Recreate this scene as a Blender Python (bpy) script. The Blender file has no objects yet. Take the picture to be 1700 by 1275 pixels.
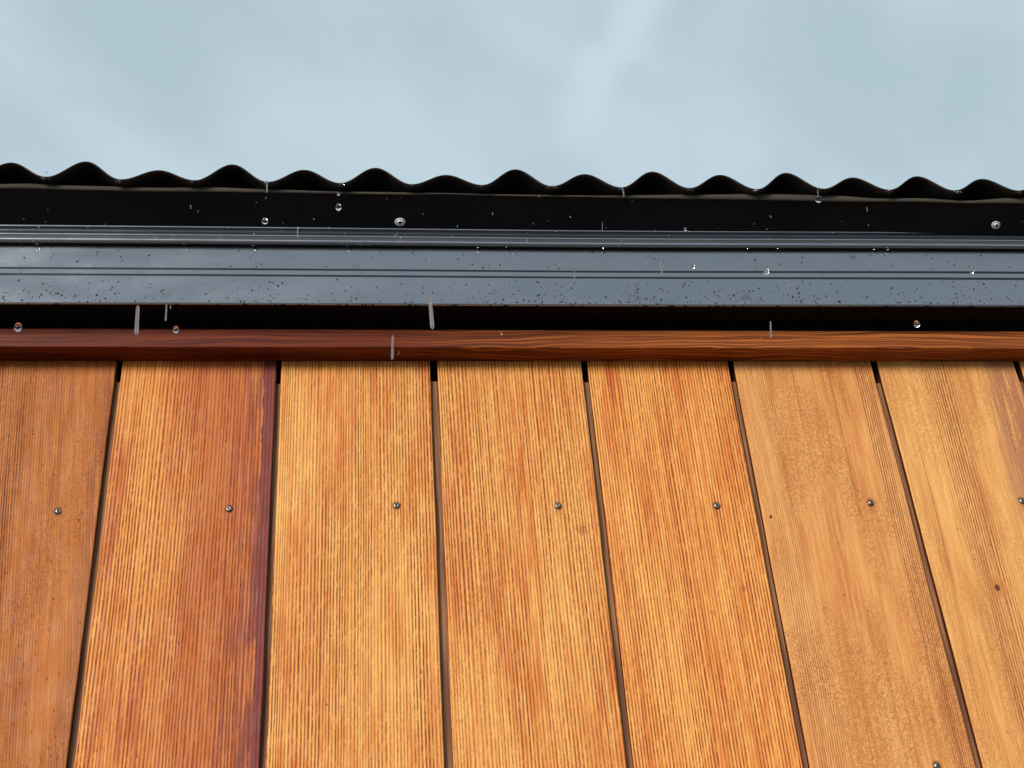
import bpy, bmesh, math, random
from mathutils import Vector, Matrix
random.seed(7)
R = math.radians

# ------------------------------------------------------------------ camera
CAMZ = 1.65
F_PX, PITCH, YAW, ROLL = 2254.73, 0.596540, 0.132862, -0.076324
CAM = Vector((0.250552, -1.197437, CAMZ))
cy, sy, cp, sp = math.cos(YAW), math.sin(YAW), math.cos(PITCH), math.sin(PITCH)
FWD = Vector((sy * cp, cy * cp, sp)); RT0 = Vector((cy, -sy, 0)); UP0 = RT0.cross(FWD)
RT = math.cos(ROLL) * RT0 + math.sin(ROLL) * UP0
UP = -math.sin(ROLL) * RT0 + math.cos(ROLL) * UP0
cam = bpy.data.cameras.new("camera")
camo = bpy.data.objects.new("camera", cam)
bpy.context.scene.collection.objects.link(camo)
m = Matrix((RT, UP, -FWD)).transposed().to_4x4()
m.translation = CAM
camo.matrix_world = m
cam.sensor_width = 36.0
cam.lens = 36.0 * F_PX / 1700.0
cam.clip_start = 0.02
cam.clip_end = 800.0
sc = bpy.context.scene
sc.camera = camo


def ray(px, py):
    """direction from the camera through a pixel of the 1700 x 1275 photograph"""
    return (FWD * F_PX + RT * (px - 850) - UP * (py - 637.5)).normalized()


def on_y(px, py, y):
    d = ray(px, py); return CAM + d * ((y - CAM.y) / d.y)


def on_z(px, py, z):
    d = ray(px, py); return CAM + d * ((z - CAM.z) / d.z)


# ------------------------------------------------------------------ node helper
class NT:
    def __init__(s, tree):
        s.t = tree; s.n = tree.nodes; s.l = tree.links

    def _set(s, sock, v):
        if isinstance(v, bpy.types.NodeSocket): s.l.new(v, sock)
        elif isinstance(v, (tuple, list)):
            sock.default_value = tuple(v) + (1.0,) if len(v) == 3 and len(sock.default_value) == 4 else tuple(v)
        else: sock.default_value = v

    def m(s, op, a, b=None, c=None, clamp=False):
        n = s.n.new('ShaderNodeMath'); n.operation = op; n.use_clamp = clamp
        s._set(n.inputs[0], a)
        if b is not None: s._set(n.inputs[1], b)
        if c is not None: s._set(n.inputs[2], c)
        return n.outputs[0]

    def add(s, a, b): return s.m('ADD', a, b)
    def sub(s, a, b): return s.m('SUBTRACT', a, b)
    def mul(s, a, b): return s.m('MULTIPLY', a, b)

    def xyz(s, a, b, c):
        n = s.n.new('ShaderNodeCombineXYZ')
        for i, v in enumerate((a, b, c)): s._set(n.inputs[i], v)
        return n.outputs[0]

    def sep(s, v):
        n = s.n.new('ShaderNodeSeparateXYZ'); s._set(n.inputs[0], v); return n.outputs

    def noise(s, vec, scale=1.0, detail=2.0, rough=0.5, dist=0.0):
        n = s.n.new('ShaderNodeTexNoise')
        s._set(n.inputs['Vector'], vec)
        n.inputs['Scale'].default_value = scale; n.inputs['Detail'].default_value = detail
        n.inputs['Roughness'].default_value = rough; n.inputs['Distortion'].default_value = dist
        return n.outputs[0]

    def mr(s, v, a, b, c=0.0, d=1.0, smooth=True):
        n = s.n.new('ShaderNodeMapRange'); n.interpolation_type = 'SMOOTHSTEP' if smooth else 'LINEAR'
        n.clamp = True
        s._set(n.inputs[0], v)
        for i, k in enumerate((a, b, c, d)): s._set(n.inputs[1 + i], k)
        return n.outputs[0]

    def mix(s, f, a, b, mode='MIX'):
        n = s.n.new('ShaderNodeMix'); n.data_type = 'RGBA'; n.blend_type = mode
        s._set(n.inputs[0], f); s._set(n.inputs[6], a); s._set(n.inputs[7], b)
        return n.outputs[2]

    def bump(s, h, strength=1.0, dist=0.001, normal=None):
        n = s.n.new('ShaderNodeBump')
        n.inputs['Strength'].default_value = strength; n.inputs['Distance'].default_value = dist
        s._set(n.inputs['Height'], h)
        if normal is not None: s._set(n.inputs['Normal'], normal)
        return n.outputs[0]

    def obj(s):
        return s.n.new('ShaderNodeTexCoord').outputs['Object']


def material(name):
    mt = bpy.data.materials.new(name); mt.use_nodes = True
    nt = NT(mt.node_tree)
    return mt, nt, mt.node_tree.nodes['Principled BSDF']


def lin(r, g, b, k=1.0):
    f = lambda c: (c / 12.92 if c <= 0.04045 else ((c + 0.055) / 1.055) ** 2.4) * k
    return (f(r / 255), f(g / 255), f(b / 255))


# ------------------------------------------------------------------ world: overcast rain sky
SUN_EL, SUN_AZ = R(20), R(33)          # azimuth towards the left behind the camera
w = bpy.data.worlds.new("World"); sc.world = w; w.use_nodes = True
nt = NT(w.node_tree)
bg = w.node_tree.nodes['Background']
sky = w.node_tree.nodes.new('ShaderNodeTexSky'); sky.sky_type = 'NISHITA'; sky.sun_disc = False
sky.sun_elevation = SUN_EL; sky.sun_rotation = math.pi + SUN_AZ
sky.air_density = 1.0; sky.dust_density = 2.0
gen = w.node_tree.nodes.new('ShaderNodeTexCoord').outputs['Generated']
X, Y, Z = nt.sep(gen)
zz = nt.add(nt.m('MAXIMUM', Z, 0.0), 0.25)
cu = nt.m('DIVIDE', X, zz); cv = nt.m('DIVIDE', Y, zz)
cl = nt.noise(nt.xyz(nt.add(nt.mul(cu, 1.0), nt.mul(cv, 0.35)), nt.mul(cv, 0.9), 1.7), 2.3, 3.0, 0.45, 0.25)
cl2 = nt.noise(nt.xyz(nt.add(cu, nt.mul(cv, -0.45)), nt.mul(cv, 0.8), 4.2), 7.0, 4.0, 0.5, 0.1)
cf = nt.mr(nt.add(nt.mul(cl, 0.45), nt.mul(cl2, 0.55)), 0.36, 0.62)
# one thin bright wisp, leaning, a little right of the middle
def cpt(px, py):
    d = ray(px, py); q = d.z + 0.25; return (d.x / q, d.y / q)
(wx0, wy0), (wx1, wy1) = cpt(1062, 10), cpt(965, 185)
wl_ = math.hypot(wx1 - wx0, wy1 - wy0); tx, ty = (wx1 - wx0) / wl_, (wy1 - wy0) / wl_
al = nt.add(nt.mul(nt.sub(cu, wx0), tx), nt.mul(nt.sub(cv, wy0), ty))
ac = nt.add(nt.mul(nt.sub(cu, wx0), -ty), nt.mul(nt.sub(cv, wy0), tx))
ac = nt.m('ABSOLUTE', nt.add(ac, nt.mul(nt.sub(nt.noise(nt.xyz(cu, cv, 0.0), 7.0, 2.0), 0.5), 0.07)))
wisp = nt.mul(nt.mr(ac, 0.0, 0.030, 1.0, 0.0), nt.mul(nt.mr(al, -0.25, 0.0), nt.mr(al, wl_ * 0.35, wl_ * 1.6, 1.0, 0.0)))
cf = nt.m('ADD', nt.mul(cf, 0.8), nt.mul(wisp, 0.6))
cloud = nt.mix(cf, (2.92, 3.78, 4.22), (3.84, 4.68, 5.22))
col = nt.mix(0.97, sky.outputs[0], cloud)
nt.l.new(col, bg.inputs[0]); bg.inputs[1].default_value = 0.0675

sun = bpy.data.lights.new("sun", 'SUN'); sun.energy = 1.5; sun.angle = R(22); sun.color = (1.0, 0.95, 0.88)
suno = bpy.data.objects.new("sun", sun); sc.collection.objects.link(suno)
sd = Vector((-math.sin(SUN_AZ) * math.cos(SUN_EL), -math.cos(SUN_AZ) * math.cos(SUN_EL), math.sin(SUN_EL)))
suno.rotation_euler = sd.to_track_quat('Z', 'Y').to_euler()
suno.location = (-3, -6, 6)

sc.view_settings.view_transform = 'Standard'; sc.view_settings.look = 'None'
sc.view_settings.gamma = 1.0; sc.view_settings.use_curve_mapping = False
sc.view_settings.exposure = 1.16
sc.render.film_transparent = False
sc.cycles.max_bounces = 8


# ------------------------------------------------------------------ object helpers
def link(name, bm, mat, parent=None, loc=(0, 0, 0), smooth=False, kind=None, label=None):
    me = bpy.data.meshes.new(name); bm.to_mesh(me); bm.free()
    if smooth:
        for p in me.polygons: p.use_smooth = True
    for mm in (mat if isinstance(mat, (list, tuple)) else [mat]): me.materials.append(mm)
    o = bpy.data.objects.new(name, me); sc.collection.objects.link(o)
    o.location = loc
    if parent: o.parent = parent
    if kind: o['kind'] = kind
    if label: o['label'] = label
    return o


def box(bm, x0, x1, y0, y1, z0, z1):
    v = [bm.verts.new((x, y, z)) for z in (z0, z1) for (x, y) in ((x0, y0), (x1, y0), (x1, y1), (x0, y1))]
    for f in ((3, 2, 1, 0), (4, 5, 6, 7), (0, 1, 5, 4), (1, 2, 6, 5), (2, 3, 7, 6), (3, 0, 4, 7)):
        bm.faces.new([v[i] for i in f])


def extrude_x(bm, prof, xs, dz=None, closed=False, wob=None):
    """sweep a (y, z) profile along x; dz(x, i) lets long members bow a little"""
    rows = []
    for x in xs:
        rows.append([bm.verts.new((x, y, z + (dz(x, i) if dz else 0))) for i, (y, z) in enumerate(prof)])
    n = len(prof)
    for a, b in zip(rows[:-1], rows[1:]):
        for i in range(n if closed else n - 1):
            j = (i + 1) % n
            bm.faces.new((a[i], b[i], b[j], a[j]))
    if closed:
        bm.faces.new(list(reversed(rows[0]))); bm.faces.new(rows[-1])
    return rows


# ------------------------------------------------------------------ materials
K = 0.95      # albedo of the oiled wood relative to its picture value


def wood(name, seed, light, mid, dark, spacing=0.0031, tilt=0.0, lines=0.8, warp=0.0025, ripple=0.35, red=0.6,
         redc=None, band=None, purple=None, knots=(), smooth=0.0, streaks=0.0, gain=K, wet=0.0, worm=0.0, redzone=None):
    """vertical-grain oiled cedar; board-local x is across the board, z runs down from its visible top"""
    mt, n, bs = material(name)
    ox, oy, oz = n.sep(n.obj())
    u = ox; z = oz
    zs = n.add(z, seed * 3.17)
    w1 = n.noise(n.xyz(n.mul(u, 9.0), n.mul(zs, 2.2), seed), 1.0, 2.0)
    w2 = n.noise(n.xyz(n.mul(u, 130.0), n.mul(zs, 75.0), seed + 2), 1.0, 2.0, 0.6)
    uu = n.add(n.add(u, n.mul(z, tilt)), n.add(n.mul(n.sub(w1, 0.5), warp * 2), n.mul(n.sub(w2, 0.5), 0.0008)))
    # ring width changes slowly across the board
    rw = n.noise(n.xyz(n.mul(uu, 26.0), 0.0, seed + 5), 1.0, 2.0)
    ph = n.add(n.mul(uu, 2 * math.pi / spacing), n.mul(rw, 24.0))
    s = n.add(n.mul(n.m('SINE', ph), 0.5), 0.5)
    ln = n.mr(s, 0.28, 0.92)
    # every line fades in and out along its length and has its own strength
    own = n.noise(n.xyz(n.mul(uu, 0.75 / spacing), n.mul(zs, 2.5), seed + 9), 1.0, 2.0, 0.6)
    own = n.mr(own, 0.30, 0.60, 0.55, 1.0)
    brk = n.noise(n.xyz(n.mul(u, 190.0), n.add(n.mul(zs, 85.0), n.mul(u, -90.0)), seed + 4), 1.0, 3.0, 0.65)
    brk = n.mr(brk, 0.32, 0.56, 0.45, 1.0)
    zone = n.mr(n.noise(n.xyz(n.mul(uu, 34.0), n.mul(zs, 4.0), seed + 43), 1.0, 2.0), 0.34, 0.6, 0.68, 1.0)
    lm = n.mul(n.mul(n.mul(ln, own), brk), zone)
    if band is not None:   # (centre, half width) zones where the ring lines stand out; elsewhere the face is flat
        tot = None
        for (c, hw, st) in band:
            d = n.m('ABSOLUTE', n.sub(u, n.add(c, n.mul(n.sub(w1, 0.5), 0.012))))
            f = n.mr(d, hw * 0.55, hw * 1.25, st, 0.0)
            tot = f if tot is None else n.m('MAXIMUM', tot, f)
        lm = n.mul(lm, n.m('MAXIMUM', tot, 0.10))
    lm = n.m('MINIMUM', n.mul(lm, lines * 1.14), 0.92)
    fib = n.noise(n.xyz(n.mul(uu, 1100.0), n.mul(zs, 16.0), seed + 11), 1.0, 2.0, 0.6)
    fibm = n.mr(fib, 0.35, 0.7)
    rip = n.noise(n.xyz(n.add(n.mul(u, 620.0), n.mul(zs, 190.0)), n.mul(zs, 240.0), seed + 13), 1.0, 2.0, 0.6, 0.2)
    rarea = n.mr(n.noise(n.xyz(n.mul(u, 16.0), n.mul(zs, 5.0), seed + 14), 1.0, 2.0), 0.35, 0.65, 0.3, 1.0)
    ripm = n.mul(n.mr(rip, 0.48, 0.66), rarea)
    big = n.noise(n.xyz(n.mul(uu, 22.0), n.mul(zs, 3.0), seed + 17), 1.0, 3.0, 0.55)
    bigm = n.mr(big, 0.36, 0.66)
    blot = n.noise(n.xyz(n.mul(uu, 45.0), n.mul(zs, 6.0), seed + 19), 1.0, 3.0, 0.6)
    blotm = n.mr(blot, 0.42, 0.68)
    L, M, D = (lin(*c, gain) for c in (light, mid, dark))
    fine = n.noise(n.xyz(n.mul(uu, 260.0), n.mul(zs, 13.0), seed + 18), 1.0, 3.0, 0.65)
    finem = n.mr(fine, 0.36, 0.66)
    c = n.mix(n.add(n.add(n.mul(finem, 0.40), 0.08), n.mul(bigm, red * 0.32)), L, M)
    c = n.mix(n.mul(blotm, 0.16), c, M)
    if redc:
        c = n.mix(n.mul(n.mul(finem, n.add(n.mul(bigm, 0.5), n.mul(blotm, 0.5))), 0.75), c, lin(*redc, gain))
    c = n.mix(n.mul(fibm, 0.28), c, M)
    if redzone:
        zc_, za, zb, zamt = redzone
        c = n.mix(n.mul(n.mr(n.add(u, n.mul(n.sub(big, 0.5), 0.09)), za, zb), zamt), c, lin(*zc_, gain))
    c = n.mix(n.mul(ripm, ripple), c, tuple(0.55 * a_ + 0.45 * b_ for a_, b_ in zip(M, D)))
    c = n.mix(lm, c, D)
    h = n.add(n.mul(lm, -1.0), n.mul(ripm, -0.22 - smooth))
    wm = None
    if worm:
        v = n.n.new('ShaderNodeTexNoise'); v.inputs['Scale'].default_value = 1.0; v.inputs['Detail'].default_value = 1.5
        n._set(v.inputs['Vector'], n.xyz(n.mul(u, 330.0), n.mul(zs, 230.0), seed + 23)); v.inputs['Distortion'].default_value = 0.8
        edge = n.m('ABSOLUTE', n.sub(v.outputs[0], 0.5))
        patch = n.mr(n.noise(n.xyz(n.mul(u, 24.0), n.mul(zs, 7.0), seed + 29), 1.0, 2.0), 0.38, 0.6)
        wm = n.mul(n.mul(n.mr(edge, 0.0, 0.07, 1.0, 0.0), patch), worm)
        c = n.mix(n.mul(wm, 0.55), c, tuple(0.4 * a_ + 0.6 * b_ for a_, b_ in zip(M, D)))
        h = n.add(h, n.mul(wm, -0.6))
    if streaks:
        st = n.noise(n.xyz(n.mul(uu, 150.0), n.mul(zs, 0.9), seed + 31), 1.0, 2.0, 0.7)
        sm = n.mul(n.mr(st, 0.62, 0.72), streaks)
        c = n.mix(sm, c, D)
        st2 = n.noise(n.xyz(n.mul(uu, 60.0), n.mul(zs, 0.7), seed + 37), 1.0, 2.0, 0.7)
        c = n.mix(n.mul(n.mr(st2, 0.5, 0.7), streaks * 0.5), c, M)
    if purple:
        pc, parts = purple
        for (ub, slope, soft, amt, zlo, zhi, wav, thr) in parts:
            ed = n.add(n.add(ub, n.mul(z, slope)), n.mul(n.sub(n.noise(n.xyz(n.mul(u, 8.0), n.mul(zs, 26.0), 3.1), 1.0, 4.0, 0.6), 0.5), wav))
            f = n.mr(n.sub(u, ed), -soft, soft)
            zf = n.mr(z, zlo - 0.03, zlo + 0.03) if zlo > -9 else None
            if zf is not None: f = n.mul(f, zf)
            if zhi < 0: f = n.mul(f, n.mr(z, zhi - 0.08, zhi + 0.04, 1.0, 0.0))
            if thr:      # streaky: ring lines of bare wood show through
                sl = n.noise(n.xyz(n.mul(uu, 260.0), n.mul(zs, 11.0), seed + 41), 1.0, 2.0, 0.6)
                f = n.mul(f, n.mr(sl, thr, thr + 0.07, 1.0, 0.0))
            f = n.mul(f, amt)
            c = n.mix(f, c, lin(*pc, gain))
            h = n.add(h, n.mul(f, 0.9 if amt > 0.7 else 0.1))
    for (ku, kz, kr, kc, ka) in knots:
        dx = n.mul(n.sub(u, ku), 1.0); dz_ = n.mul(n.sub(z, kz), 0.75)
        d = n.m('SQRT', n.add(n.m('MULTIPLY', dx, dx), n.m('MULTIPLY', dz_, dz_)))
        d = n.add(d, n.mul(n.sub(brk, 0.7), kr * 0.35))
        f = n.mul(n.mr(d, kr * 0.55, kr, 1.0, 0.0), ka)
        c = n.mix(f, c, lin(*kc, gain)); h = n.add(h, n.mul(f, -1.0))
    n.l.new(c, bs.inputs['Base Color'])
    ro = n.mr(n.noise(n.xyz(n.mul(u, 60.0), n.mul(zs, 30.0), 8.0), 1.0, 3.0), 0.35, 0.65, 0.44, 0.66)
    n.l.new(ro, bs.inputs['Roughness'])
    bs.inputs['Specular IOR Level'].default_value = 0.22
    h = n.add(h, n.mul(fibm, 0.18))
    n.l.new(n.bump(h, 0.6, 0.0006), bs.inputs['Normal'])
    return mt


def channel_mat():
    mt, n, bs = material('weathered_board_edge')
    ox, oy, oz = n.sep(n.obj())
    f = n.noise(n.xyz(n.mul(ox, 500.0), n.mul(oz, 9.0), n.mul(oy, 300.0)), 1.0, 3.0)
    c = n.mix(n.mr(f, 0.35, 0.65), lin(178, 120, 78, 0.8), lin(124, 74, 44, 0.75))
    n.l.new(c, bs.inputs['Base Color']); bs.inputs['Roughness'].default_value = 0.75
    return mt


M_EDGE = channel_mat()



def trim_mat():
    mt, n, bs = material('stained_trim_wood')
    ox, oy, oz = n.sep(n.obj())
    wv = n.noise(n.xyz(n.mul(ox, 5.0), n.mul(oz, 20.0), n.mul(oy, 20.0)), 1.0, 2.0)
    t = n.add(n.mul(oz, 1.0), n.mul(oy, 0.62))
    uu = n.add(t, n.add(n.mul(n.sub(wv, 0.5), 0.03), n.mul(ox, -0.012)))
    s = n.noise(n.xyz(n.mul(uu, 520.0), n.mul(ox, 4.0), 3.0), 1.0, 3.0, 0.6)
    s2 = n.noise(n.xyz(n.mul(uu, 1400.0), n.mul(ox, 22.0), 6.0), 1.0, 2.0)
    rt = n.mr(n.add(ox, n.mul(n.noise(n.xyz(n.mul(ox, 4.0), 0, 0), 1.0, 2.0), 0.3)), 0.35, 0.8)
    lc = n.mix(rt, lin(152, 66, 32, 0.64), lin(214, 122, 56, 0.70))
    dc = n.mix(rt, lin(96, 30, 16, 0.5), lin(116, 46, 18, 0.5))
    c = n.mix(n.mul(n.mr(s, 0.38, 0.60), 0.85), lc, dc)
    c = n.mix(n.mul(n.mr(s2, 0.4, 0.65), 0.3), c, dc)
    # geometry node left unconnected; underside and face share one stain
    geo = n.n.new('ShaderNodeNewGeometry')
    n.l.new(c, bs.inputs['Base Color'])
    bs.inputs['Roughness'].default_value = 0.5; bs.inputs['Specular IOR Level'].default_value = 0.2
    n.l.new(n.bump(n.sub(0.0, s), 0.5, 0.0006), bs.inputs['Normal'])
    return mt


def metal_mat(name, base, metallic, rough, smudge=0.0, wav=0.05, spec=0.5):
    mt, n, bs = material(name)
    p = n.obj(); ox, oy, oz = n.sep(p)
    f = n.noise(n.xyz(n.mul(ox, 9.0), n.mul(oy, 9.0), n.mul(oz, 22.0)), 1.0, 4.0, 0.6)
    f2 = n.noise(p, 34.0, 4.0, 0.65)
    sm = n.mul(n.mr(f2, 0.60, 0.72), smudge)
    c = n.mix(sm, base, tuple(v * 0.45 for v in base))
    n.l.new(c, bs.inputs['Base Color'])
    bs.inputs['Metallic'].default_value = metallic
    n.l.new(n.add(n.mr(f, 0.3, 0.7, rough, rough * 1.7), n.mul(sm, 0.12)), bs.inputs['Roughness'])
    bs.inputs['Specular IOR Level'].default_value = spec
    b = n.noise(n.xyz(n.mul(ox, 3.0), n.mul(oy, 20.0), n.mul(oz, 20.0)), 1.0, 1.0)
    n.l.new(n.bump(b, 1.0, 0.0008 * wav * 20), bs.inputs['Normal'])
    return mt


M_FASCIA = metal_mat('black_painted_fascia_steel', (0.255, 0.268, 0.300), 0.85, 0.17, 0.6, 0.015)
M_FLASH = metal_mat('black_painted_flashing_steel', (0.006, 0.007, 0.010), 0.0, 0.28, 0.0, 0.08, 0.16)
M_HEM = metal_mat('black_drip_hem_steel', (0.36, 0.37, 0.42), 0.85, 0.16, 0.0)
M_ROOF = metal_mat('black_corrugated_steel', (0.030, 0.028, 0.028), 0.0, 0.4, 0.0, 0.05, 0.4)
M_BAND_REFL = metal_mat('drip_band_dark_reflection', (0.05, 0.058, 0.075), 0.6, 0.2, 0.0, 0.08)  # darker copy of the hem steel, painting the overhang's reflection
M_CREASE_SHADE = metal_mat('black_crease_shade', (0.012, 0.013, 0.022), 0.0, 0.3, 0.0, 0.05, 0.3)  # near-black painted into creases and the hem bottom as their shade


def plain(name, c, rough=0.6, metallic=0.0, spec=0.5, nscale=60, var=0.3):
    mt, n, bs = material(name)
    f = n.noise(n.obj(), nscale, 3.0)
    n.l.new(n.mix(n.mul(n.mr(f, 0.35, 0.65), var), c, tuple(v * 0.6 for v in c)), bs.inputs['Base Color'])
    bs.inputs['Roughness'].default_value = rough; bs.inputs['Metallic'].default_value = metallic
    bs.inputs['Specular IOR Level'].default_value = spec
    return mt


M_TAUPE = plain('taupe_underlay', (0.065, 0.055, 0.045), 0.85, spec=0.1, nscale=25)
M_SOFFIT = plain('black_soffit_and_shade', (0.006, 0.005, 0.005), 0.85, spec=0.1)
M_STEEL = plain('galvanised_screw', (0.27, 0.225, 0.18), 0.34, 0.85, nscale=300)
M_ZINC = plain('zinc_washer', (0.85, 0.85, 0.85), 0.45, 0.0, nscale=300)
M_RECESS = plain('screw_recess', (0.03, 0.025, 0.02), 0.6)
M_SIDE = plain('shaded_board_side', lin(96, 52, 26, 0.6), 0.7, spec=0.1)  # darker wood that paints shade onto the side walls of the gaps
M_SHEATH = plain('dark_building_paper', (0.03, 0.028, 0.026), 0.9)
M_BEAD = plain('water_bead_on_black_paint', (0.006, 0.007, 0.010), 0.04, 0.0, 0.5)


def water(name, rough, tint=1.0):
    mt, n, bs = material(name)
    bs.inputs['Base Color'].default_value = (tint, tint, tint, 1)
    bs.inputs['Transmission Weight'].default_value = 1.0
    bs.inputs['IOR'].default_value = 1.333; bs.inputs['Roughness'].default_value = rough
    return mt


M_WATER = water('rain_water', 0.0)


def streak_mat():
    mt, n, bs = material('falling_rain_water')
    bs.inputs['Base Color'].default_value = (0.36, 0.38, 0.40, 1)
    bs.inputs['Transmission Weight'].default_value = 0.80
    bs.inputs['IOR'].default_value = 1.333; bs.inputs['Roughness'].default_value = 0.35
    bs.inputs['Alpha'].default_value = 0.58
    return mt


M_STREAK = streak_mat()

# ------------------------------------------------------------------ ground
def ground_mat():
    mt, n, bs = material('wet_gravel_ground')
    p = n.obj()
    a = n.noise(p, 35.0, 4.0, 0.6); b = n.noise(p, 1.2, 3.0)
    c = n.mix(n.mr(a, 0.35, 0.65), (0.09, 0.08, 0.07), (0.03, 0.028, 0.024))
    c = n.mix(n.mul(n.mr(b, 0.4, 0.65), 0.6), c, (0.035, 0.05, 0.02))
    n.l.new(c, bs.inputs['Base Color']); bs.inputs['Roughness'].default_value = 0.6
    n.l.new(n.bump(a, 0.8, 0.02), bs.inputs['Normal'])
    return mt


bm = bmesh.new()
bmesh.ops.create_grid(bm, x_segments=2, y_segments=2, size=300)
link('ground', bm, ground_mat(), kind='structure')

# ------------------------------------------------------------------ the building
Z0 = CAMZ + 0.84975            # underside of the trim board
YT = -0.0262                   # trim face
Z1 = on_y(850, 534, YT).z      # soffit
YA = on_z(850, 505, Z1).y      # fascia face
ZC = on_y(850, 382.5, YA - 0.0056).z             # underside of the eave flashing
YE = YA - 0.0056 - 0.034       # outer edge of the flashing, which rises a little outwards
ZE = on_y(850, 326, YE).z
YS = YE - 0.012
SHIFT = on_y(850, 300, YS).z - on_y(850, 300, -0.1142).z
SCALE = (YS - CAM.y) / (-0.1142 - CAM.y)
# edge of the corrugated sheet                   # edge of the corrugated sheet

house = bpy.data.objects.new('timber_clad_building', None); sc.collection.objects.link(house)
house['label'] = 'building clad in vertical orange cedar boards under a black corrugated metal eave'
house['category'] = 'building'

# sheathing behind the boards and the hidden body of the building
bm = bmesh.new(); box(bm, -1.7, 2.9, 0.024, 0.14, 0.1, ZC - 0.01)
link('sheathing', bm, M_SHEATH, house)
bm = bmesh.new(); box(bm, -1.69, 2.89, -0.004, 0.16, 0.0, 0.098)
link('plinth', bm, plain('grey_concrete_plinth', (0.28, 0.27, 0.25), 0.85, nscale=20), house)

# ---- boards ---------------------------------------------------------
LEFTS = {0: -0.1655, 1: -0.0007, 2: 0.1651, 3: 0.3313, 4: 0.4954, 5: 0.6590, 6: 0.8242, 7: 0.9913}
RGAP = {0: -0.0068, 1: 0.1597, 2: 0.3232, 3: 0.4887, 4: 0.6526, 5: 0.8168, 6: 0.9842, 7: 1.1500}
P = 0.1655
for i in range(8, 18): LEFTS[i] = LEFTS[7] + (i - 7) * P
for i in range(1, 10): LEFTS[-i] = LEFTS[0] - i * P

SCREWPX = {0: [(97, 849)], 1: [(380, 845)], 2: [(658, 840)], 3: [(926, 840)], 4: [(1190, 840)], 5: [(1446, 835), (1556, 1272)], 6: [(1697, 832)]}


def SK(i):      # faint tannin stain round each screw and a little below it
    out = []
    for px, py in SCREWPX[i]:
        p = on_y(px, py, 0.0)
        out += [(p.x - LEFTS[i], p.z - Z0, 0.0058, (128, 66, 34), 0.5), (p.x - LEFTS[i] + 0.0004, p.z - Z0 - 0.006, 0.006, (170, 92, 50), 0.3)]
    return out


def KN(i, px, py, r, c, amt):
    p = on_y(px, py, 0.0); return (p.x - LEFTS[i], p.z - Z0, r, c, amt)


cedar = lambda nm, sd, **k: wood(nm, sd, (254, 196, 110), (230, 128, 52), (128, 52, 9), **k)
MATS = {}
MATS[0] = wood('brown_cedar', 1.3, (214, 134, 64), (176, 94, 40), (92, 40, 14), spacing=0.0026, tilt=0.085, lines=0.9,
               warp=0.004, ripple=0.35, red=0.8, worm=0.6, redc=(158, 82, 46), knots=SK(0),
               band=[(0.055, 0.030, 1.0), (0.005, 0.030, 0.8), (0.10, 0.022, 0.45), (0.15, 0.02, 0.3)],
               purple=((126, 66, 48), [(0.150, 0.02, 0.010, 0.4, -9, 0, 0.02, 0.55)]), wet=1)
MATS[1] = wood('red_streaked_cedar', 2.1, (250, 180, 92), (222, 118, 48), (134, 52, 16), spacing=0.0034, lines=0.9,
               warp=0.003, ripple=0.3, red=0.75, redc=(172, 78, 44),
               knots=SK(1), redzone=((176, 76, 40), 0.045, 0.10, 0.55), purple=((124, 56, 52), [(0.1470, -0.014, 0.0005, 0.92, -9, 0, 0.010, 0),
                                       (0.1405, 0.002, 0.006, 0.62, -9, -0.16, 0.014, 0.50),
                                       (0.124, 0.014, 0.010, 0.5, -9, 0, 0.02, 0.45)]))
MATS[2] = cedar('ridged_cedar_a', 3.7, spacing=0.0030, lines=0.88, ripple=0.36, redc=(200, 94, 38), knots=SK(2))
MATS[3] = cedar('ridged_cedar_b', 5.2, spacing=0.0034, lines=0.85, ripple=0.5, redc=(200, 90, 34), tilt=0.012,
                knots=SK(3) + [KN(3, 968, 880, 0.0062, (160, 76, 34), 0.55)])
MATS[4] = wood('ridged_cedar_c', 6.4, (255, 192, 102), (230, 124, 50), (142, 58, 12), spacing=0.0032, lines=0.88,
               ripple=0.42, redc=(200, 84, 32), tilt=0.006,
               knots=SK(4) + [KN(4, 1185, 1018, 0.0036, (176, 86, 44), 0.4), KN(4, 1235, 978, 0.0036, (150, 70, 40), 0.5)])
MATS[5] = wood('smooth_honey_cedar', 7.9, (240, 180, 110), (212, 130, 66), (146, 78, 34), spacing=0.0025, tilt=-0.012,
               lines=0.85, warp=0.0035, ripple=0.34, red=0.85, streaks=0.45, worm=1.3,
               band=[(0.024, 0.018, 0.75), (0.147, 0.011, 1.25), (0.085, 0.05, 0.22)],
               knots=SK(5) + [KN(5, 1280, 858, 0.0018, (60, 34, 20), 1.0)], redc=(196, 118, 62))
MATS[6] = wood('pale_honey_cedar', 9.1, (246, 188, 112), (218, 142, 76), (138, 70, 28), spacing=0.0030, tilt=-0.02,
               lines=0.9, warp=0.005, ripple=0.30, red=0.7, streaks=0.55, worm=0.9,
               band=[(0.064, 0.020, 1.05), (0.012, 0.016, 0.3), (0.14, 0.02, 0.35)],
               knots=SK(6) + [KN(6, 1657, 976, 0.012, (196, 116, 60), 0.6), KN(6, 1656, 976, 0.0040, (92, 46, 26), 0.95)],
               purple=((150, 92, 78), [(0.125, 0.10, 0.012, 0.55, -0.20, 0, 0.02, 0.54)]), redc=(196, 118, 66))
MATS[7] = cedar('honey_cedar_d', 11.3, spacing=0.0034, lines=0.6, ripple=0.2)
extra = [MATS[2], MATS[4], MATS[6], MATS[3], MATS[5], MATS[7]]


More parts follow.
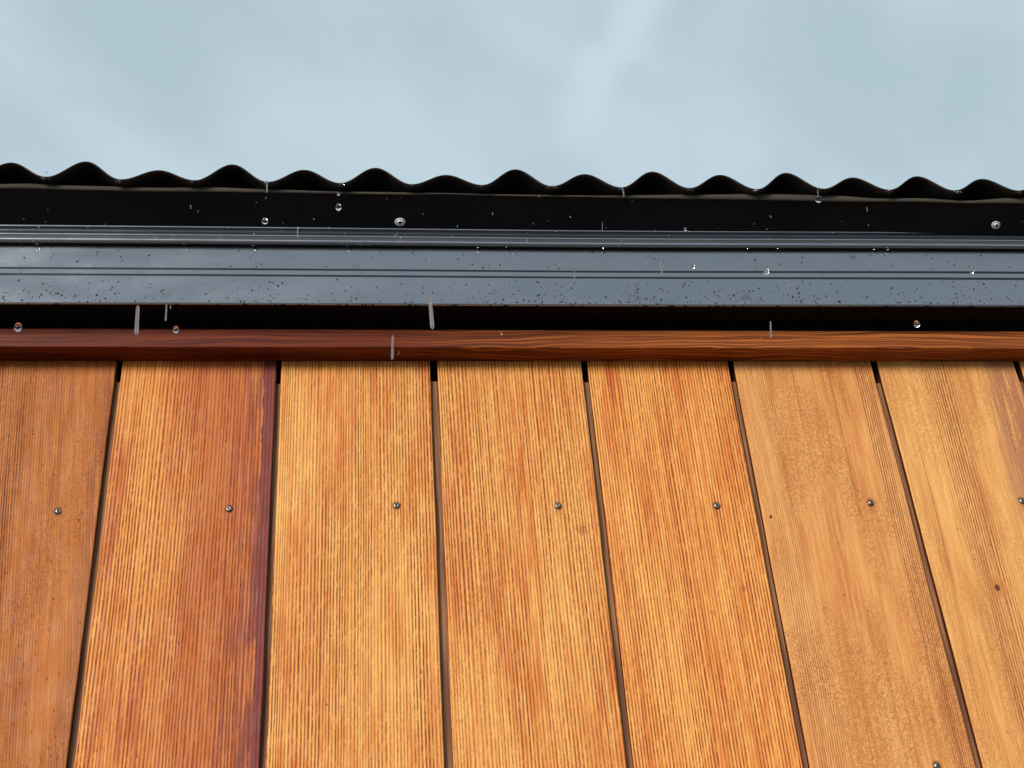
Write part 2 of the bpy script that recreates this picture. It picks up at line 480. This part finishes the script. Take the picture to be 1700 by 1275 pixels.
def board_mesh(width, seed):
    """face, eased edges, and the rebated lip that runs under the next board to the right"""
    rnd = random.Random(seed)
    bm = bmesh.new()
    zt, zb = 0.030, -(Z0 - 0.10)
    nseg = 64
    e = 0.0011
    prof = [(0.0, 0.020), (0.0, 0.0056), (0.0, e), (e * 0.35, e * 0.3), (e * 1.1, 0.0), (width - e * 1.1, 0.0), (width - e * 0.35, e * 0.3), (width, e),
            (width, 0.0060), (width + 0.0125, 0.0060), (width + 0.0125, 0.020)]
    zs = [zt - (zt - zb) * ((k / nseg) ** 1.6) for k in range(nseg + 1)]
    ph1, ph2 = rnd.random() * 6, rnd.random() * 6
    LIPZ = -0.023 + rnd.uniform(-0.003, 0.002)
    zs = sorted([z for z in zs if abs(z - LIPZ) > 0.001] + [LIPZ, LIPZ + 0.0006], reverse=True)
    rows = []
    for z in zs:
        jl = 0.00025 * math.sin(z * 31 + ph1) + rnd.uniform(-1, 1) * 0.00012
        jr = 0.00025 * math.sin(z * 23 + ph2) + rnd.uniform(-1, 1) * 0.00012
        row = []
        for i, (x, y) in enumerate(prof):
            dx = jl if i in (2, 3, 4) else (jr if i in (5, 6, 7) else 0)
            row.append(bm.verts.new((width + 0.0002 if (i in (9, 10) and z > LIPZ) else x + dx, y, z)))
        rows.append(row)
    n = len(prof)
    for a, b in zip(rows[:-1], rows[1:]):
        for i in range(n):
            j = (i + 1) % n
            f = bm.faces.new((a[i], b[i], b[j], a[j]))
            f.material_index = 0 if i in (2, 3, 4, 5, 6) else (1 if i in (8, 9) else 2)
            f.smooth = i in (3, 5)
    bm.faces.new(rows[0]).material_index = 1
    bm.faces.new(list(reversed(rows[-1]))).material_index = 1
    bmesh.ops.recalc_face_normals(bm, faces=bm.faces)
    return bm


def screw_bm(r=0.0035, hgt=0.0018):
    """pan head screw with a square drive recess, axis along -Y, plus a dark countersunk rim"""
    bm = bmesh.new()
    N = 20
    rings = [(r * 1.2, 0.0008, 1), (r * 1.18, -0.0001, 1), (r * 1.0, -0.0001, 1), (r * 0.96, -hgt * 0.4, 0), (r * 0.78, -hgt * 0.78, 0),  # outermost dark rings paint the shade of a countersink
             (r * 0.5, -hgt, 0), (r * 0.34, -hgt * 1.02, 0), (r * 0.30, -hgt * 0.95, 1), (r * 0.24, hgt * 0.2, 1)]
    vr = []
    for (rr, y, mi) in rings:
        vr.append([bm.verts.new((rr * math.cos(2 * math.pi * k / N), y, rr * math.sin(2 * math.pi * k / N))) for k in range(N)])
    for q, (a, b) in enumerate(zip(vr[:-1], vr[1:])):
        for k in range(N):
            f = bm.faces.new((a[k], a[(k + 1) % N], b[(k + 1) % N], b[k])); f.material_index = rings[q + 1][2]; f.smooth = True
    f = bm.faces.new(vr[-1]); f.material_index = 1
    bmesh.ops.recalc_face_normals(bm, faces=bm.faces)
    return bm


bm = screw_bm()
SCREW_ME = bpy.data.meshes.new('screw'); bm.to_mesh(SCREW_ME); bm.free()
SCREW_ME.materials.append(M_STEEL); SCREW_ME.materials.append(M_RECESS)

LABEL = {0: 'brown board with fine slanting grain at the left edge of the photo',
         1: 'orange board with a purple brown streak along its right edge',
         5: 'smooth honey coloured board with a strip of raised grain at its right edge',
         6: 'pale honey board with a small brown knot'}
for i in sorted(LEFTS):
    x0 = LEFTS[i]
    wd = (RGAP[i] if i in RGAP else x0 + P - 0.0068) - x0
    mat = MATS.get(i) or extra[(i * 5) % len(extra)]
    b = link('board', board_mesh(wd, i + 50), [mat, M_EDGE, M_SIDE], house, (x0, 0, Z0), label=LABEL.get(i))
    if i in SCREWPX: pts = [on_y(px, py, 0.0) for px, py in SCREWPX[i]]
    else: pts = [Vector((x0 + 0.122, 0, CAMZ + 0.6707))]
    pts = [(p.x - x0, p.z - Z0) for p in pts] + [(0.122, -0.74), (0.122, -1.30), (0.122, -1.86)]
    for k, (sx, sz) in enumerate(pts):
        s = bpy.data.objects.new('screw', SCREW_ME); sc.collection.objects.link(s)
        s.parent = b; s.location = (sx, 0.0, sz)
        s.rotation_euler = (R(random.uniform(-9, 9)), random.uniform(0, 6.28), R(random.uniform(-9, 9)))

# ---- trim board under the soffit -------------------------------------
XS = [-1.75 + 4.7 * k / 150 for k in range(151)]
bm = bmesh.new()
h = 0.0012
ZT = on_y(850, 547, YT).z
prof = [(0.010, Z0 + 0.0004), (YT + h, Z0), (YT + h * 0.3, Z0 + h * 0.3), (YT, Z0 + h), (YT, ZT - h), (YT + h, ZT), (0.010, ZT)]
prof = [(y, z - Z0) for y, z in prof]
extrude_x(bm, prof, XS, closed=True)
# boards run up behind the trim, so the trim sits against their faces
for v in bm.verts:
    if v.co.y > 0: v.co.y = -0.0006
bmesh.ops.recalc_face_normals(bm, faces=bm.faces)
link('trim_board', bm, trim_mat(), house, (0, 0, Z0))

bm = bmesh.new(); box(bm, -1.75, 2.95, YT + 0.006, -0.0008, ZT + 0.0003, Z1 - 0.0003)  # added black strip standing in for the shade above the trim
link('trim_shade_strip', bm, M_SOFFIT, house)

# ---- soffit -----------------------------------------------------------
bm = bmesh.new(); box(bm, -1.75, 2.95, YA + 0.004, 0.023, Z1, Z1 + 0.012)
link('soffit', bm, M_SOFFIT, house)

# ---- folded fascia -----------------------------------------------------
def bow(x, amt):
    t = min(max((x - 0.42) / 0.6, 0), 1); t = t * t * (3 - 2 * t)
    u_ = min(max((0.30 - x) / 0.45, 0), 1)
    return amt * t - 0.0012 * u_ * u_


zg = lambda r: CAMZ + on_y(850, r, YA).z - CAMZ
g1, g2, zt_ = on_y(850, 460.2, YA).z, on_y(850, 450.2, YA).z, on_y(850, 409.0, YA).z
r0 = 0.0016


def groove(zc_, wdt=0.0021, dep=0.0022):
    return [(YA, zc_ - wdt * 0.5 - 0.0003), (YA + dep * 0.35, zc_ - wdt * 0.30), (YA + dep, zc_ - 0.0002), (YA + dep, zc_ + 0.0003),
            (YA + 0.0003, zc_ + wdt * 0.5), (YA - 0.0001, zc_ + wdt * 0.5 + 0.0003)]


prof = [(YA + 0.014, Z1 - 0.0012), (YA + r0, Z1 - 0.0012), (YA + r0 * 0.4, Z1 - 0.0012 + r0 * 0.25), (YA, Z1 - 0.0012 + r0)] \
    + groove(g1) + groove(g2) + [(YA, zt_ - 0.002), (YA, zt_ + 0.02)]
bm = bmesh.new()
npf = len(prof)
extrude_x(bm, [(y - YA, z - Z1) for y, z in prof], XS, dz=lambda x, i: bow(x, 0.0020 + 0.0022 * i / npf))
bmesh.ops.recalc_face_normals(bm, faces=bm.faces)
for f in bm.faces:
    if f.calc_center_median().z < 0.0045 and f.calc_center_median().y > 0.002: f.material_index = 1  # bottom return coloured black as shade, hiding the steel's reflection
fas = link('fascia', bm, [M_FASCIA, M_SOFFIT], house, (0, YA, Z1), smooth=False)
so = fas.modifiers.new('thickness', 'SOLIDIFY'); so.thickness = 0.0008; so.offset = 1 if False else -1
# flat black strips painting the shade inside the fascia's two pressed grooves
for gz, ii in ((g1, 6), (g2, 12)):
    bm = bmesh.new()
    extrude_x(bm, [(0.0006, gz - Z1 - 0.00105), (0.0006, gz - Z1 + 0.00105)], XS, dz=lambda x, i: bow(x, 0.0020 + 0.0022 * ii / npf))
    link('groove_shade_strip', bm, M_CREASE_SHADE, fas)

# ---- drip edge hem + eave flashing -------------------------------------
YH = YA - 0.0062
zr = lambda r, y=YH: on_y(850, r, y).z
HB, b_, c_, d_, e_ = zr(407.6), zr(402.4), zr(398.6), zr(394.6), zr(383.6)
prof = [(YA - 0.0008, HB + 0.0010), (YH + 0.0016, HB - 0.0002), (YH - 0.0002, HB + 0.0012), (YH - 0.0014, (HB + b_) / 2), (YH - 0.0008, b_ + 0.0014), (YH + 0.0016, c_ - 0.0006),
        (YH + 0.0018, c_ + 0.0004), (YH - 0.0008, c_ + 0.0012), (YH - 0.0014, (c_ + d_) / 2 + 0.0008), (YH - 0.0004, d_ + 0.0004), (YH + 0.0004, d_ + 0.0012),
        (YH + 0.0008, e_ - 0.0016), (YH - 0.0012, e_ - 0.0010), (YH - 0.0020, e_), (YH - 0.0012, e_ + 0.0012), (YH + 0.0006, ZC - 0.0002)]
bm = bmesh.new()
extrude_x(bm, [(y - YH, z - ZC) for y, z in prof], XS, dz=lambda x, i: bow(x, 0.0040) * (1 - max(0, i - 13) / 3))
bmesh.ops.recalc_face_normals(bm, faces=bm.faces)
nseg_ = len(prof) - 1
bm.faces.ensure_lookup_table()
for k, f in enumerate(bm.faces):
    i = k % nseg_
    f.material_index = 1 if i in (10, 11, 14) else (2 if i in (0, 5) else 0)
hem = link('drip_edge', bm, [M_HEM, M_BAND_REFL, M_CREASE_SHADE], house, (0, YH, ZC), smooth=True)

bm = bmesh.new()
prof = [(YH + 0.0008, ZC), (YE + 0.0008, ZE), (YE, ZE + 0.0008), (YE, ZE + 0.0014), (YE + 0.0008, ZE + 0.0020), (YH + 0.0012, ZC + 0.0022), (YH + 0.06, ZC + 0.0022), (YH + 0.06, ZC)]
extrude_x(bm, [(y - YE, z - ZE) for y, z in prof], XS, closed=True)
bmesh.ops.recalc_face_normals(bm, faces=bm.faces)
flash = link('eave_flashing', bm, M_FLASH, house, (0, YE, ZE))
TILT = math.atan2(ZE - ZC, YH + 0.0008 - YE - 0.0008)

# washer-headed screws through the flashing
def washer_bm():
    bm = bmesh.new(); N = 28
    rings = [(0.0054, 0.0, 0), (0.0055, -0.0006, 0), (0.0050, -0.0011, 0), (0.0042, -0.0010, 0), (0.0037, -0.0008, 2), (0.0033, -0.0011, 0),
             (0.0030, -0.0020, 0), (0.0020, -0.0024, 0), (0.0015, -0.0024, 1), (0.0012, -0.0006, 1)]
    vr = [[bm.verts.new((r * math.cos(2 * math.pi * k / N), r * math.sin(2 * math.pi * k / N), z)) for k in range(N)] for r, z, _ in rings]
    for q, (a, b) in enumerate(zip(vr[:-1], vr[1:])):
        for k in range(N):
            f = bm.faces.new((a[k], a[(k + 1) % N], b[(k + 1) % N], b[k])); f.material_index = rings[q + 1][2]; f.smooth = True
    bm.faces.new(vr[-1]).material_index = 1
    bmesh.ops.recalc_face_normals(bm, faces=bm.faces)
    return bm


def on_flash(px, py):
    d = ray(px, py); n_ = Vector((0, math.sin(TILT), math.cos(TILT))); p0 = Vector((0, YE + 0.0008, ZE))
    return CAM + d * ((p0 - CAM).dot(n_) / d.dot(n_))


wl = [on_flash(664, 371), on_flash(1653, 373.5)]
stepx = wl[1].x - wl[0].x
me = None
for p in [wl[0], wl[1], wl[0] - Vector((stepx, 0, 0)), wl[1] + Vector((stepx, 0, 0))]:
    yy = max(YE + 0.007, min(p.y, YH - 0.0065)); loc = Vector((p.x, yy - YE, -(yy - YE - 0.0008) * math.tan(TILT)))
    if me is None:
        o = link('washer_screw', washer_bm(), [M_ZINC, M_RECESS, M_STEEL], flash, loc); me = o.data; o.rotation_euler.x = -TILT; o.scale = (1.05, 0.84, 1)
    else:
        o = bpy.data.objects.new('washer_screw', me); sc.collection.objects.link(o); o.parent = flash; o.location = loc; o.rotation_euler = (-TILT, 0, 0.3); o.scale = (1.05, 0.84, 1)

# ---- taupe underlay strip lapping over the flashing edge -----------------
TH = [(-1.8, 5), (-0.15, 5.5), (-0.1, 6.5), (-0.04, 5.5), (0.04, 5), (0.09, 6), (0.15, 4.2), (0.22, 2.6), (0.3, 3.0), (0.34, 1.8), (0.42, 1.9), (0.5, 2.2), (0.55, 4.2),
      (0.62, 6), (0.7, 8.5), (0.78, 8.0), (0.83, 4.5), (0.88, 5.0), (0.93, 3.2), (0.99, 7.5), (1.1, 6), (3, 5)]
BO = [(-1.8, 0), (-0.15, 0.5), (-0.1, 1.6), (-0.04, 0.6), (0.04, 0.0), (0.09, 0.8), (0.15, 0.8), (0.22, 0.6), (0.30, 0.3), (0.34, 1.4), (0.40, 0.6), (0.48, 0.4), (0.55, -0.2),
      (0.62, 0.2), (0.7, 0.0), (0.8, -0.6), (0.88, 0.4), (0.93, -0.6), (0.99, 0.2), (1.1, 0), (3, 0)]


def tab(t, x):
    for (a, va), (b, vb) in zip(t[:-1], t[1:]):
        if a <= x <= b:
            f = (x - a) / (b - a); f = f * f * (3 - 2 * f); return va + (vb - va) * f
    return t[-1][1]


bm = bmesh.new()
rows = []
for k in range(int(4.7 / 0.006)):
    x = -1.75 + k * 0.006
    zb_ = 0.001 * tab(BO, x) - 0.0004; zt2 = zb_ + 0.001 * tab(TH, x)
    rows.append([bm.verts.new(v) for v in ((x, 0.0006, zb_), (x, -0.0012, zb_), (x, -0.0012 - 0.0004 * math.sin(x * 40), (zb_ + zt2) / 2), (x, -0.0008, zt2), (x, 0.02, zt2 + 0.0005), (x, 0.02, zt2 - 0.0008), (x, 0.0006, zt2 - 0.0015))])
for a, b in zip(rows[:-1], rows[1:]):
    for i in range(7):
        bm.faces.new((a[i], b[i], b[(i + 1) % 7], a[(i + 1) % 7]))
bmesh.ops.recalc_face_normals(bm, faces=bm.faces)
link('underlay_strip', bm, M_TAUPE, house, (0, YE, ZE), smooth=True)

# ---- corrugated roof sheets ----------------------------------------------
PITCH_R = R(13)
CREST = {0: 1025.5, 1: 1028.8, 2: 1017.8, 3: 1027.9, 4: 1021.7, 5: 1026.3, 6: 1017.4, 7: 1027.4, 8: 1021.8, 9: 1027.2, 10: 1023.9, 11: 1028.6, 12: 1023.1, 13: 1026.6, 14: 1024.2}
TROUGH = {0: 1006.0, 1: 1003.9, 2: 1004.2, 3: 1003.4, 4: 1003.2, 5: 1003.0, 6: 1003.4, 7: 1003.2, 8: 1002.9, 9: 1003.4, 10: 1003.2, 11: 1005.4, 12: 1005.4, 13: 1005.8, 14: 1007.0}
XC0, PW = CAM.x + (-0.1150 - CAM.x) * SCALE, 0.07605 * SCALE


def wave(x):
    t = (x - XC0) / PW; k = math.floor(t); f = t - k
    cr = lambda j: CREST.get(j, 1027 if j % 2 else 1022.5) / 1000
    tr = TROUGH.get(k, 1004) / 1000
    c = cr(k) if f < 0.5 else cr(k + 1)
    return tr + (c - tr) * (0.5 + 0.5 * math.cos(2 * math.pi * f))


def sheet(xa, xb, lift, yedge, depth=2.6):
    bm = bmesh.new(); n = int((xb - xa) / PW * 20); rows = []
    ys = [0, 0.004, 0.02, 0.06, 0.15, 0.4, 1.0, depth]
    for k in range(n + 1):
        x = xa + (xb - xa) * k / n
        z = wave(x) + lift + CAMZ + SHIFT - 0.0008
        rows.append([bm.verts.new((x, y, z + y * math.tan(PITCH_R) - ZC)) for y in ys])
    for a, b in zip(rows[:-1], rows[1:]):
        for i in range(len(ys) - 1): bm.faces.new((a[i], b[i], b[i + 1], a[i + 1]))
    bmesh.ops.recalc_face_normals(bm, faces=bm.faces)
    o = link('roof_sheet', bm, M_ROOF, house, (0, yedge, ZC), smooth=True)
    s = o.modifiers.new('thickness', 'SOLIDIFY'); s.thickness = 0.0009; s.offset = -1
    return o


sheet(-1.75, 0.985 + 0.02, 0.0, YS)
sheet(0.975, 2.95, 0.0022, YS + 0.004)

# dark roof deck closing the void behind the eave
bm = bmesh.new()
prof = [(YH + 0.062, ZC + 0.0005), (YH + 0.062, ZC + 0.003), (2.4, ZC + 0.003 + 2.46 * math.tan(PITCH_R) * 0.98), (2.4, ZC - 0.01)]
extrude_x(bm, prof, [-1.74, 2.94], closed=True); bmesh.ops.recalc_face_normals(bm, faces=bm.faces)
link('roof_deck', bm, M_SHEATH, house)


# ------------------------------------------------------------------ rain
def lens(bm, c, r, ax, ay, az, hgt, sx=1.0, sy_=1.0, N=8):
    """a low droplet dome on a surface with in-plane axes ax, ay and outward normal az"""
    c = Vector(c); top = bm.verts.new(c + az * hgt)
    ring1, ring2 = [], []
    ph = random.random() * 6
    for k in range(N):
        t = 2 * math.pi * k / N
        j = 1 + 0.12 * math.sin(2 * t + ph) + 0.06 * math.sin(3 * t - ph)
        ring1.append(bm.verts.new(c + (ax * math.cos(t) * sx + ay * math.sin(t) * sy_) * r * j - az * 0.0001))
        ring2.append(bm.verts.new(c + (ax * math.cos(t) * sx + ay * math.sin(t) * sy_) * r * j * 0.68 + az * hgt * 0.72))
    for k in range(N):
        q = (k + 1) % N
        bm.faces.new((ring1[k], ring1[q], ring2[q], ring2[k])); bm.faces.new((ring2[k], ring2[q], top))


rnd = random.Random(11)
bm = bmesh.new()
XA, YN, ZA = Vector((1, 0, 0)), Vector((0, -1, 0)), Vector((0, 0, 1))


def xr():
    return rnd.uniform(-0.6, 1.6)


clusters = [rnd.uniform(-0.3, 1.2) for _ in range(22)]
for k in range(1500):
    low = rnd.random() < 0.80
    if rnd.random() < 0.3: x = rnd.choice(clusters) + rnd.gauss(0, 0.018)
    else: x = xr()
    if low:
        t = rnd.random() ** 1.9
        z = Z1 + 0.0012 + t * (g1 - Z1 - 0.005)
    else:
        t = rnd.random() ** 1.3
        z = g2 + 0.003 + t * (zt_ - g2 - 0.007)
    r = 0.0005 + 0.0009 * rnd.random() ** 2.4
    z += bow(x, 0.003)
    lens(bm, (x, YA, z), r, XA, ZA, YN, r * 0.55, rnd.uniform(0.75, 1.15), rnd.uniform(0.8, 1.35))
# drops hanging along the lower fascia edge
for k in range(110):
    x = xr(); r = rnd.uniform(0.0007, 0.0015)
    lens(bm, (x, YA + 0.0008, Z1 - 0.0011 + bow(x, 0.002)), r, XA, Vector((0, 1, 0)), -ZA, r * rnd.uniform(0.6, 1.2), rnd.uniform(1.0, 2.0), 0.8)
o = link('water_beads', bm, M_BEAD, smooth=True, kind='stuff')
o['label'] = 'hundreds of small dark rain droplets beaded on the black fascia'; o['category'] = 'water droplets'


def ball(bm, c, r, sx=1, sy_=1, sz=1, seg=10):
    mt = Matrix.Translation(c) @ Matrix.Diagonal((sx, sy_, sz, 1))
    bmesh.ops.create_uvsphere(bm, u_segments=seg, v_segments=seg - 2, radius=r, matrix=mt)


# clear drops clinging under the drip edge, the troughs of the sheet and on the boards
bm = bmesh.new()
for px in (792, 1473, 576, 305, 840, 1450, 600, 1000, 1290, 60, 1240, 420):
    p = on_y(px, 408, YH); r = rnd.uniform(0.0007, 0.0017) if px not in (792, 1473) else 0.0019
    ball(bm, Vector((p.x, YH + 0.0006, HB + bow(p.x, 0.004) - r * 0.7)), r, 1, 1, 1.15)
for k in range(0, 15):
    x = XC0 + (k + 0.5) * PW
    for q in range(rnd.choice((1, 1, 2))):
        r = rnd.uniform(0.0008, 0.0017)
        ball(bm, Vector((x + rnd.uniform(-0.006, 0.006), YS + 0.0012, CAMZ + SHIFT + wave(x) - 0.0019 - r * 0.5)), r, rnd.uniform(1, 1.8), 1, 0.9)
for k in range(60):
    p = on_y(rnd.uniform(0, 1700), 384, YH)
    r = rnd.uniform(0.0003, 0.0007)
    ball(bm, Vector((p.x, YH - 0.002, rnd.choice((c_ - 0.0005, e_ - 0.001, HB - 0.0004)) + bow(p.x, 0.004))), r, rnd.uniform(1, 2), 1, 1, 6)
o = link('clinging_drops', bm, M_WATER, smooth=True, kind='stuff')
o['label'] = 'clear water drops clinging under the drip edge and the roof sheet troughs'; o['category'] = 'water droplets'

bm = bmesh.new()
for k in range(280):
    px = rnd.choice([rnd.uniform(0, 170)] * 3 + [rnd.uniform(120, 450), rnd.uniform(1350, 1700), rnd.uniform(0, 1700)])
    py = 1275 - 560 * rnd.random() ** 1.2
    p = on_y(px, py, 0)
    r = rnd.uniform(0.0005, 0.0013)
    # keep the drops on the board faces
    if any(LEFTS[i] + 0.003 < p.x < RGAP[i] - 0.003 for i in range(0, 8)):
        lens(bm, (p.x, 0.0, p.z), r, XA, ZA, YN, r * 0.6, rnd.uniform(0.6, 1.0), rnd.uniform(0.8, 1.6), 7)
o = link('board_droplets', bm, M_WATER, smooth=True, kind='stuff')
o['label'] = 'fine clear rain droplets scattered over the faces of the cedar boards'; o['category'] = 'water droplets'


def drop_obj(px, py, y, r, label, stretch=1.15, blob=None):
    p = on_y(px, py, y)
    bm = bmesh.new(); ball(bm, Vector((0, 0, 0)), r, 1, 1, stretch, 18)
    o = link('raindrop', bm, M_WATER, smooth=True, loc=p)
    o['label'] = label; o['category'] = 'raindrop'; o['group'] = 'rain falling past the eave'
    return o


def streak_obj(px0, py0, px1, py1, y, wpx, label):  # blur trail of a moving raindrop, built as a solid rod
    p0 = on_y(px0, py0, y); p1 = on_y(px1, py1, y)
    L = (p1 - p0).length
    s = (p0 - CAM).dot(FWD) / F_PX
    r = wpx * s * 0.4
    bm = bmesh.new(); N = 10; K_ = 20; rows = []
    for k in range(K_ + 1):
        t = k / K_
        rr = r * math.sqrt(max(0.0, 1 - max(0.0, (abs(2 * t - 1) - 0.8) / 0.2) ** 2) * 0.92 + 0.08) * (0.85 + 0.15 * t)
        rows.append([bm.verts.new((rr * math.cos(2 * math.pi * q / N), rr * math.sin(2 * math.pi * q / N), L * (0.5 - t))) for q in range(N)])
    for a_, b2 in zip(rows[:-1], rows[1:]):
        for q in range(N): bm.faces.new((a_[q], a_[(q + 1) % N], b2[(q + 1) % N], b2[q]))
    bm.faces.new(rows[0]); bm.faces.new(list(reversed(rows[-1])))
    bmesh.ops.recalc_face_normals(bm, faces=bm.faces)
    o = link('raindrop', bm, M_STREAK, smooth=True, loc=(p0 + p1) / 2)
    o.rotation_euler = (p0 - p1).to_track_quat('Z', 'Y').to_euler()
    o['label'] = label; o['category'] = 'raindrop'; o['group'] = 'rain falling past the eave'
    return o


drop_obj(440, 367, -0.16, 0.0030, 'round raindrop in front of the black eave underside, left of the washer screw')
drop_obj(562, 344, -0.16, 0.0029, 'round raindrop high under the eave between two corrugation troughs left of the middle', 1.4)
drop_obj(562, 322, -0.15, 0.0016, 'tiny raindrop just below the roof sheet, straight above a larger round drop')
drop_obj(30, 543, -0.12, 0.0036, 'large tilted raindrop in the dark soffit gap at the far left', 1.3)
drop_obj(292, 547, -0.12, 0.0028, 'raindrop in the dark soffit gap above the red streaked board', 1.35)
drop_obj(1522, 538, -0.12, 0.0029, 'raindrop in the dark soffit gap at the right above the honey boards', 1.4)
drop_obj(832, 553, -0.10, 0.0014, 'tiny raindrop on the dark line above the middle of the trim board')
drop_obj(1359, 331, -0.13, 0.0036, 'bright raindrop leaving the roof edge at the right over the taupe strip', 1.0)
drop_obj(1272, 450, -0.13, 0.0028, 'raindrop in front of the fascia grooves, right of the middle', 1.5)
drop_obj(1150, 442, -0.13, 0.0024, 'raindrop in front of the upper fascia band near its groove')
drop_obj(1137, 381, -0.13, 0.0015, 'small raindrop at the thin bright line above the drip edge, right half')
drop_obj(1614, 450, -0.13, 0.0022, 'small raindrop in front of the fascia grooves at the far right')
drop_obj(1279, 359, -0.13, 0.0009, 'tiny raindrop against the black eave underside, right half')

streak_obj(443, 299, 443, 319, -0.20, 3.6, 'short motion streak of rain crossing the roof edge at the left')
streak_obj(494, 376, 494, 396, -0.20, 2.6, 'thin short motion streak of rain in front of the drip edge')
streak_obj(229, 507, 226, 556, -0.42, 8.5, 'thick pale motion streak of rain in the soffit gap above the first board joint')
streak_obj(276.5, 505, 275, 533, -0.30, 4.0, 'narrow motion streak of rain in the soffit gap right of a thicker pale one')
streak_obj(283, 506, 283, 513, -0.30, 2.4, 'very short motion streak of rain just under the fascia at the left')
streak_obj(713.5, 494, 718, 546, -0.46, 9.0, 'thickest pale motion streak of rain, crossing the fascia edge above a board joint')
streak_obj(652, 557, 651, 597, -0.36, 6.0, 'pale motion streak of rain in front of the red trim board')
streak_obj(1279, 533, 1280, 561, -0.30, 4.0, 'motion streak of rain at the top of the lit trim board on the right')
streak_obj(953, 445, 954, 465, -0.28, 2.8, 'thin motion streak of rain across the two fascia grooves near the middle')
streak_obj(1097, 431, 1099, 457, -0.30, 4.4, 'motion streak of rain across the fascia grooves right of the middle')
streak_obj(712, 418, 712, 436, -0.28, 2.6, 'faint motion streak of rain on the upper fascia band')
streak_obj(1033.5, 311, 1036, 327, -0.24, 3.0, 'slanting motion streak of rain over the taupe strip near the middle')
streak_obj(1357, 314, 1359, 328, -0.13, 1.8, 'fine motion streak of rain above the bright drop at the roof edge')
streak_obj(660, 386, 656, 392, -0.14, 2.2, 'tiny slanting splash just below the washer screw')
streak_obj(1000, 368, 1000, 383, -0.2, 1.4, 'hairline motion streak of rain in front of the black eave underside, centre right')
streak_obj(1439, 343, 1440, 351, -0.2, 1.6, 'short hairline motion streak of rain in front of the black eave underside, right side')
streak_obj(316.5, 340, 317, 347, -0.2, 1.8, 'short hairline motion streak of rain in front of the black eave underside, left side')
streak_obj(664, 583, 660, 590, -0.1, 1.6, 'tiny slanting splash in front of the trim board underside')

# fine spray: specks too many to count
bm = bmesh.new()
for k in range(55):
    px = rnd.uniform(0, 1700); py = rnd.choice((rnd.uniform(322, 400), rnd.uniform(322, 400), rnd.uniform(280, 620)))
    p = on_y(px, py, rnd.uniform(-0.22, -0.12)); r = rnd.uniform(0.00025, 0.0007)
    ball(bm, p, r, 1, 1, rnd.uniform(1, 3), 6)
o = link('rain_spray', bm, M_STREAK, smooth=True, kind='stuff')
o['label'] = 'fine specks of rain spray in the air in front of the eave'; o['category'] = 'rain'
